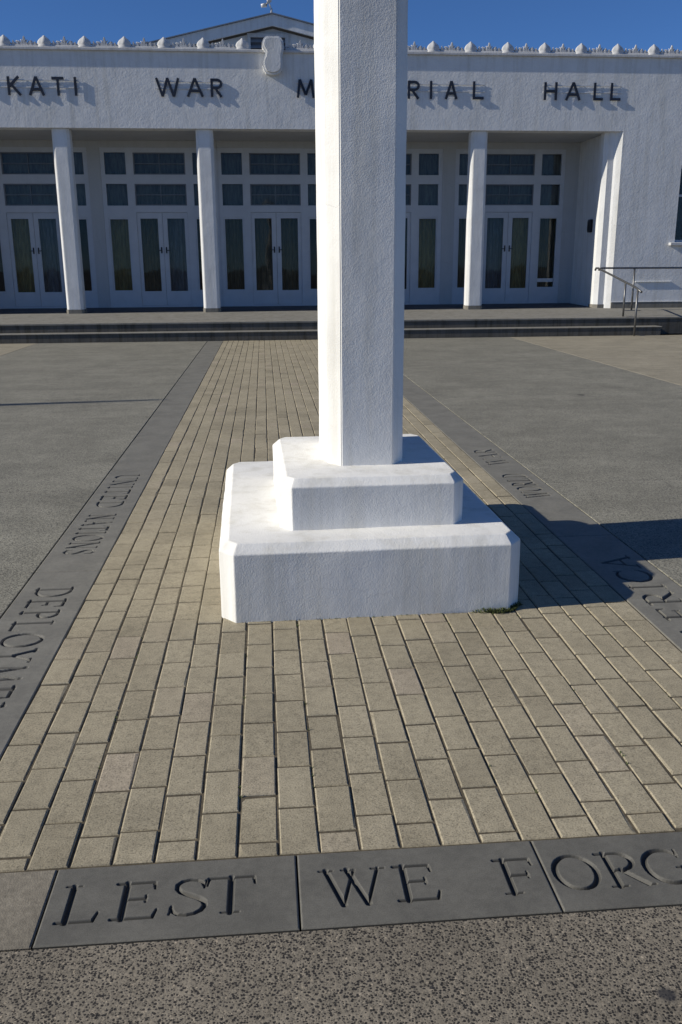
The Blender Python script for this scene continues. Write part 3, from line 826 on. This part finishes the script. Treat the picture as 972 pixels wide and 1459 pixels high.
def sans(c, x0, x1, par):
    b = MB(); z0, z1 = LZ, LZ+LH; zm = (z0+z1)/2; h = SWd/2; eps = [0]
    def S_(p, q):
        eps[0] += .0007; bar(b, p, q, SWd, YL0-eps[0], YL1)
    if c == 'K': S_((x0+h, z0), (x0+h, z1)); S_((x0+h, zm-.02), (x1-h, z1)); S_((x0+.08, zm+.03), (x1-.01, z0))
    elif c == 'A': S_((x0+h, z0), ((x0+x1)/2, z1)); S_((x1-h, z0), ((x0+x1)/2, z1)); S_((x0+(x1-x0)*.22, z0+LH*.32), (x1-(x1-x0)*.22, z0+LH*.32))
    elif c == 'T': S_(((x0+x1)/2, z0), ((x0+x1)/2, z1-.03)); S_((x0, z1-h), (x1, z1-h))
    elif c == 'I': S_(((x0+x1)/2, z0), ((x0+x1)/2, z1))
    elif c == 'W':
        w = x1-x0; S_((x0+h, z1), (x0+w*.28, z0)); S_((x0+w*.28, z0), (x0+w*.5, z1)); S_((x0+w*.5, z1), (x0+w*.74, z0)); S_((x0+w*.74, z0), (x1-h, z1))
    elif c == 'M':
        w = x1-x0; S_((x0+h, z0), (x0+w*.18, z1)); S_((x0+w*.18, z1), (x0+w*.5, z0+.06)); S_((x0+w*.5, z0+.06), (x0+w*.82, z1)); S_((x0+w*.82, z1), (x1-h, z0))
    elif c == 'R':
        S_((x0+h, z0), (x0+h, z1)); r = LH*.25
        pts = [(x0+.03, z1-h)]+[(x1-r-.01+(r-.0)*math.cos(R(a)), z1-h-(r-h/2)+(r-h/2)*math.sin(R(a))) for a in range(90, -91, -18)]+[(x0+.03, z1-h-2*(r-h/2))]
        ribbon(b, pts, SWd, YL0, YL1); S_((x0+.10, zm-.01), (x1-.01, z0))
    elif c == 'E': S_((x0+h, z0), (x0+h, z1)); S_((x0+.02, z0+h), (x1, z0+h)); S_((x0+.02, zm), (x1-.02, zm)); S_((x0+.02, z1-h), (x1, z1-h))
    elif c == 'L': S_((x0+h, z0), (x0+h, z1)); S_((x0+.02, z0+h), (x1, z0+h))
    elif c == 'H': S_((x0+h, z0), (x0+h, z1)); S_((x1-h, z0), (x1-h, z1)); S_((x0+.02, zm), (x1-.02, zm))
    elif c == 'O':
        ribbon(b, [((x0+x1)/2+((x1-x0)/2-h)*math.cos(R(a)), zm+(LH/2-h)*math.sin(R(a))) for a in range(0, 360, 12)], SWd, YL0, YL1, True)
    return b.build('letter', M_letter, par)
GW = 'raised words across the hall front'
def sign(wd, spans, label):
    x0, x1 = spans[0][0], spans[-1][1]
    t = empty('sign_word', ((x0+x1)/2, YW-.02, LZ), label, 'sign', GW)
    for c, (a, e) in zip(wd, spans): sans(c, a, e, t)
    for z in (5.135, 5.275):
        MB().box(x0-.02, x1+.02, YW-.0175, YW-.011, z, z+.026, .001).build('mounting_rail', M_rail_w, t)
    mb = MB()
    n = max(2, int((x1-x0)/.9))
    for k in range(n+1):
        for z in (5.142, 5.282): mb.box(x0+.03+(x1-x0-.06)*k/n-.008, x0+.03+(x1-x0-.06)*k/n+.008, YW-.0115, YW+.01, z, z+.016)
    mb.build('spacer', M_rail_w, t)
s_ = 1.0043
kati = [(-5.30, -5.03), (-4.87, -4.53), (-4.37, -4.12), (-3.93, -3.83)]
katiL = [(a-1.78, e-1.78) for a, e in kati]
sign('KATIKATI', katiL+kati, 'dark raised word ending in KATI at the left end of the hall front')
sign('WAR', [(-2.19, -1.67), (-1.53, -1.16), (-1.01, -.77)], 'dark raised word WAR above the left hand columns')
sign('MEMORIAL', [(.855, 1.25), (1.47, 1.70), (1.92, 2.31), (2.53, 2.92), (3.31, 3.56), (3.78, 3.88), (4.14, 4.43), (4.77, 5.02)], 'dark raised word MEMORIAL partly hidden behind the monument shaft')
sign('HALL', [(6.39, 6.69), (6.88, 7.24), (7.53, 7.75), (7.92, 8.16)], 'dark raised word HALL above the right end of the porch')

# ---------------------------------------------------------------- handrails
hr = empty('step_handrail', (7.61, 18.4, 0), 'grey tube handrail sloping down over the steps', 'handrail')
MB().tube([(7.61, 20.25, 1.30), (7.61, 20.20, 1.345), (7.61, 20.08, 1.345), (7.61, 17.90, .965), (7.61, 17.80, .935), (7.61, 17.61, .88)], .022).build('rail', M_steel, hr)
for (y, z0, z1) in ((18.45, .35, 1.05), (17.80, 0, .94)):
    p = MB().tube([(7.61, y, z0), (7.61, y, z1)], .021).build('post', M_steel, hr)
    MB().box(7.70, 7.82, y-.06, y+.06, z0-.004, z0+.012, .003).build('base_plate', M_steel, p)
MB().tube([(7.61, 19.9, 1.0), (7.61, 18.45, .75), (7.61, 17.80, .62)], .016).build('lower_rail', M_steel, hr) if 0 else None
rp = empty('ramp_handrail', (9, 20.1, .4), 'long level grey tube handrail running right from the end of the porch', 'handrail')
MB().tube([(7.61, 20.02, 1.30), (7.64, 20.05, 1.335), (7.71, 20.08, 1.345), (15.5, 20.08, 1.325)], .022).build('rail', M_steel, rp)
for x in (8.47, 11.2, 14.0):
    p = MB().tube([(x, 20.08, zp(20.08)), (x, 20.08, 1.33)], .021).build('post', M_steel, rp)
    MB().box(x-.18, x+.20, 20.02, 20.14, zp(20.08)-.004, zp(20.08)+.012, .003).build('base_plate', M_steel, p)
MB().tube([(8.55, 19.3, .50), (9.1, 19.3, .50)], .018).build('lower_rail', M_steel, rp) if 0 else None

# ---------------------------------------------------------------- flagpole outside the left of the frame; its shadow crosses the paving
fp = empty('flagpole', (-12.2, 8.74, 0), 'tall tapered white flagpole standing left of the forecourt', 'flagpole')
MB().tube([(-12.2, 8.74, 0), (-12.2, 8.74, 5.0), (-12.2, 8.74, 6.05)], .11, 14, True, .035).build('pole', M_pole, fp)
MB().tube([(-12.2, 8.74, -.02), (-12.2, 8.74, .12)], .16, 16, True, .13).build('base', M_plinth, fp)

# ---------------------------------------------------------------- light
EL, AZ = 28.6, math.degrees(math.atan2(.100, 1.0))     # light travels towards +x and slightly +y
d = Vector((math.cos(R(AZ))*math.cos(R(EL)), math.sin(R(AZ))*math.cos(R(EL)), -math.sin(R(EL))))
sd = bpy.data.lights.new('sun', 'SUN'); sd.energy = 4.9; sd.angle = R(.53); sd.color = (1, .94, .82)
so = bpy.data.objects.new('sun', sd); C.objects.link(so); so.rotation_euler = d.to_track_quat('-Z', 'Y').to_euler()
w = bpy.data.worlds.new('World'); S.world = w; w.use_nodes = True
nt = w.node_tree; sky = nt.nodes.new('ShaderNodeTexSky'); sky.sky_type = 'NISHITA'; sky.sun_disc = False
sky.sun_elevation = R(EL)
tosun = -d; sky.sun_rotation = math.atan2(tosun.x, tosun.y)
sky.air_density = 1.0; sky.dust_density = 0; sky.ozone_density = 10.0; sky.altitude = 3500
bg = nt.nodes['Background']; bg.inputs[1].default_value = .095
L(nt, sky.outputs[0], bg.inputs[0])

# ---------------------------------------------------------------- camera
f, yaw, pit, roll, h = 1245.55, .0844138, .2735416, -.00646886, 1.41239
cy, sy = math.cos(yaw), math.sin(yaw)
fw = Vector((sy*math.cos(pit), cy*math.cos(pit), -math.sin(pit))); r = Vector((cy, -sy, 0)); u = r.cross(fw)
r2 = math.cos(roll)*r+math.sin(roll)*u; u2 = -math.sin(roll)*r+math.cos(roll)*u
cam = bpy.data.cameras.new('camera'); co = bpy.data.objects.new('camera', cam); C.objects.link(co)
co.matrix_world = Matrix(((r2.x, u2.x, -fw.x, 0), (r2.y, u2.y, -fw.y, 0), (r2.z, u2.z, -fw.z, h), (0, 0, 0, 1)))
cam.sensor_fit = 'VERTICAL'; cam.sensor_height = 36; cam.lens = 36*f/1459; cam.clip_end = 2000; cam.clip_start = .05
S.camera = co
S.view_settings.view_transform = 'Standard'; S.view_settings.look = 'None'; S.view_settings.exposure = 0.06; S.view_settings.gamma = 1
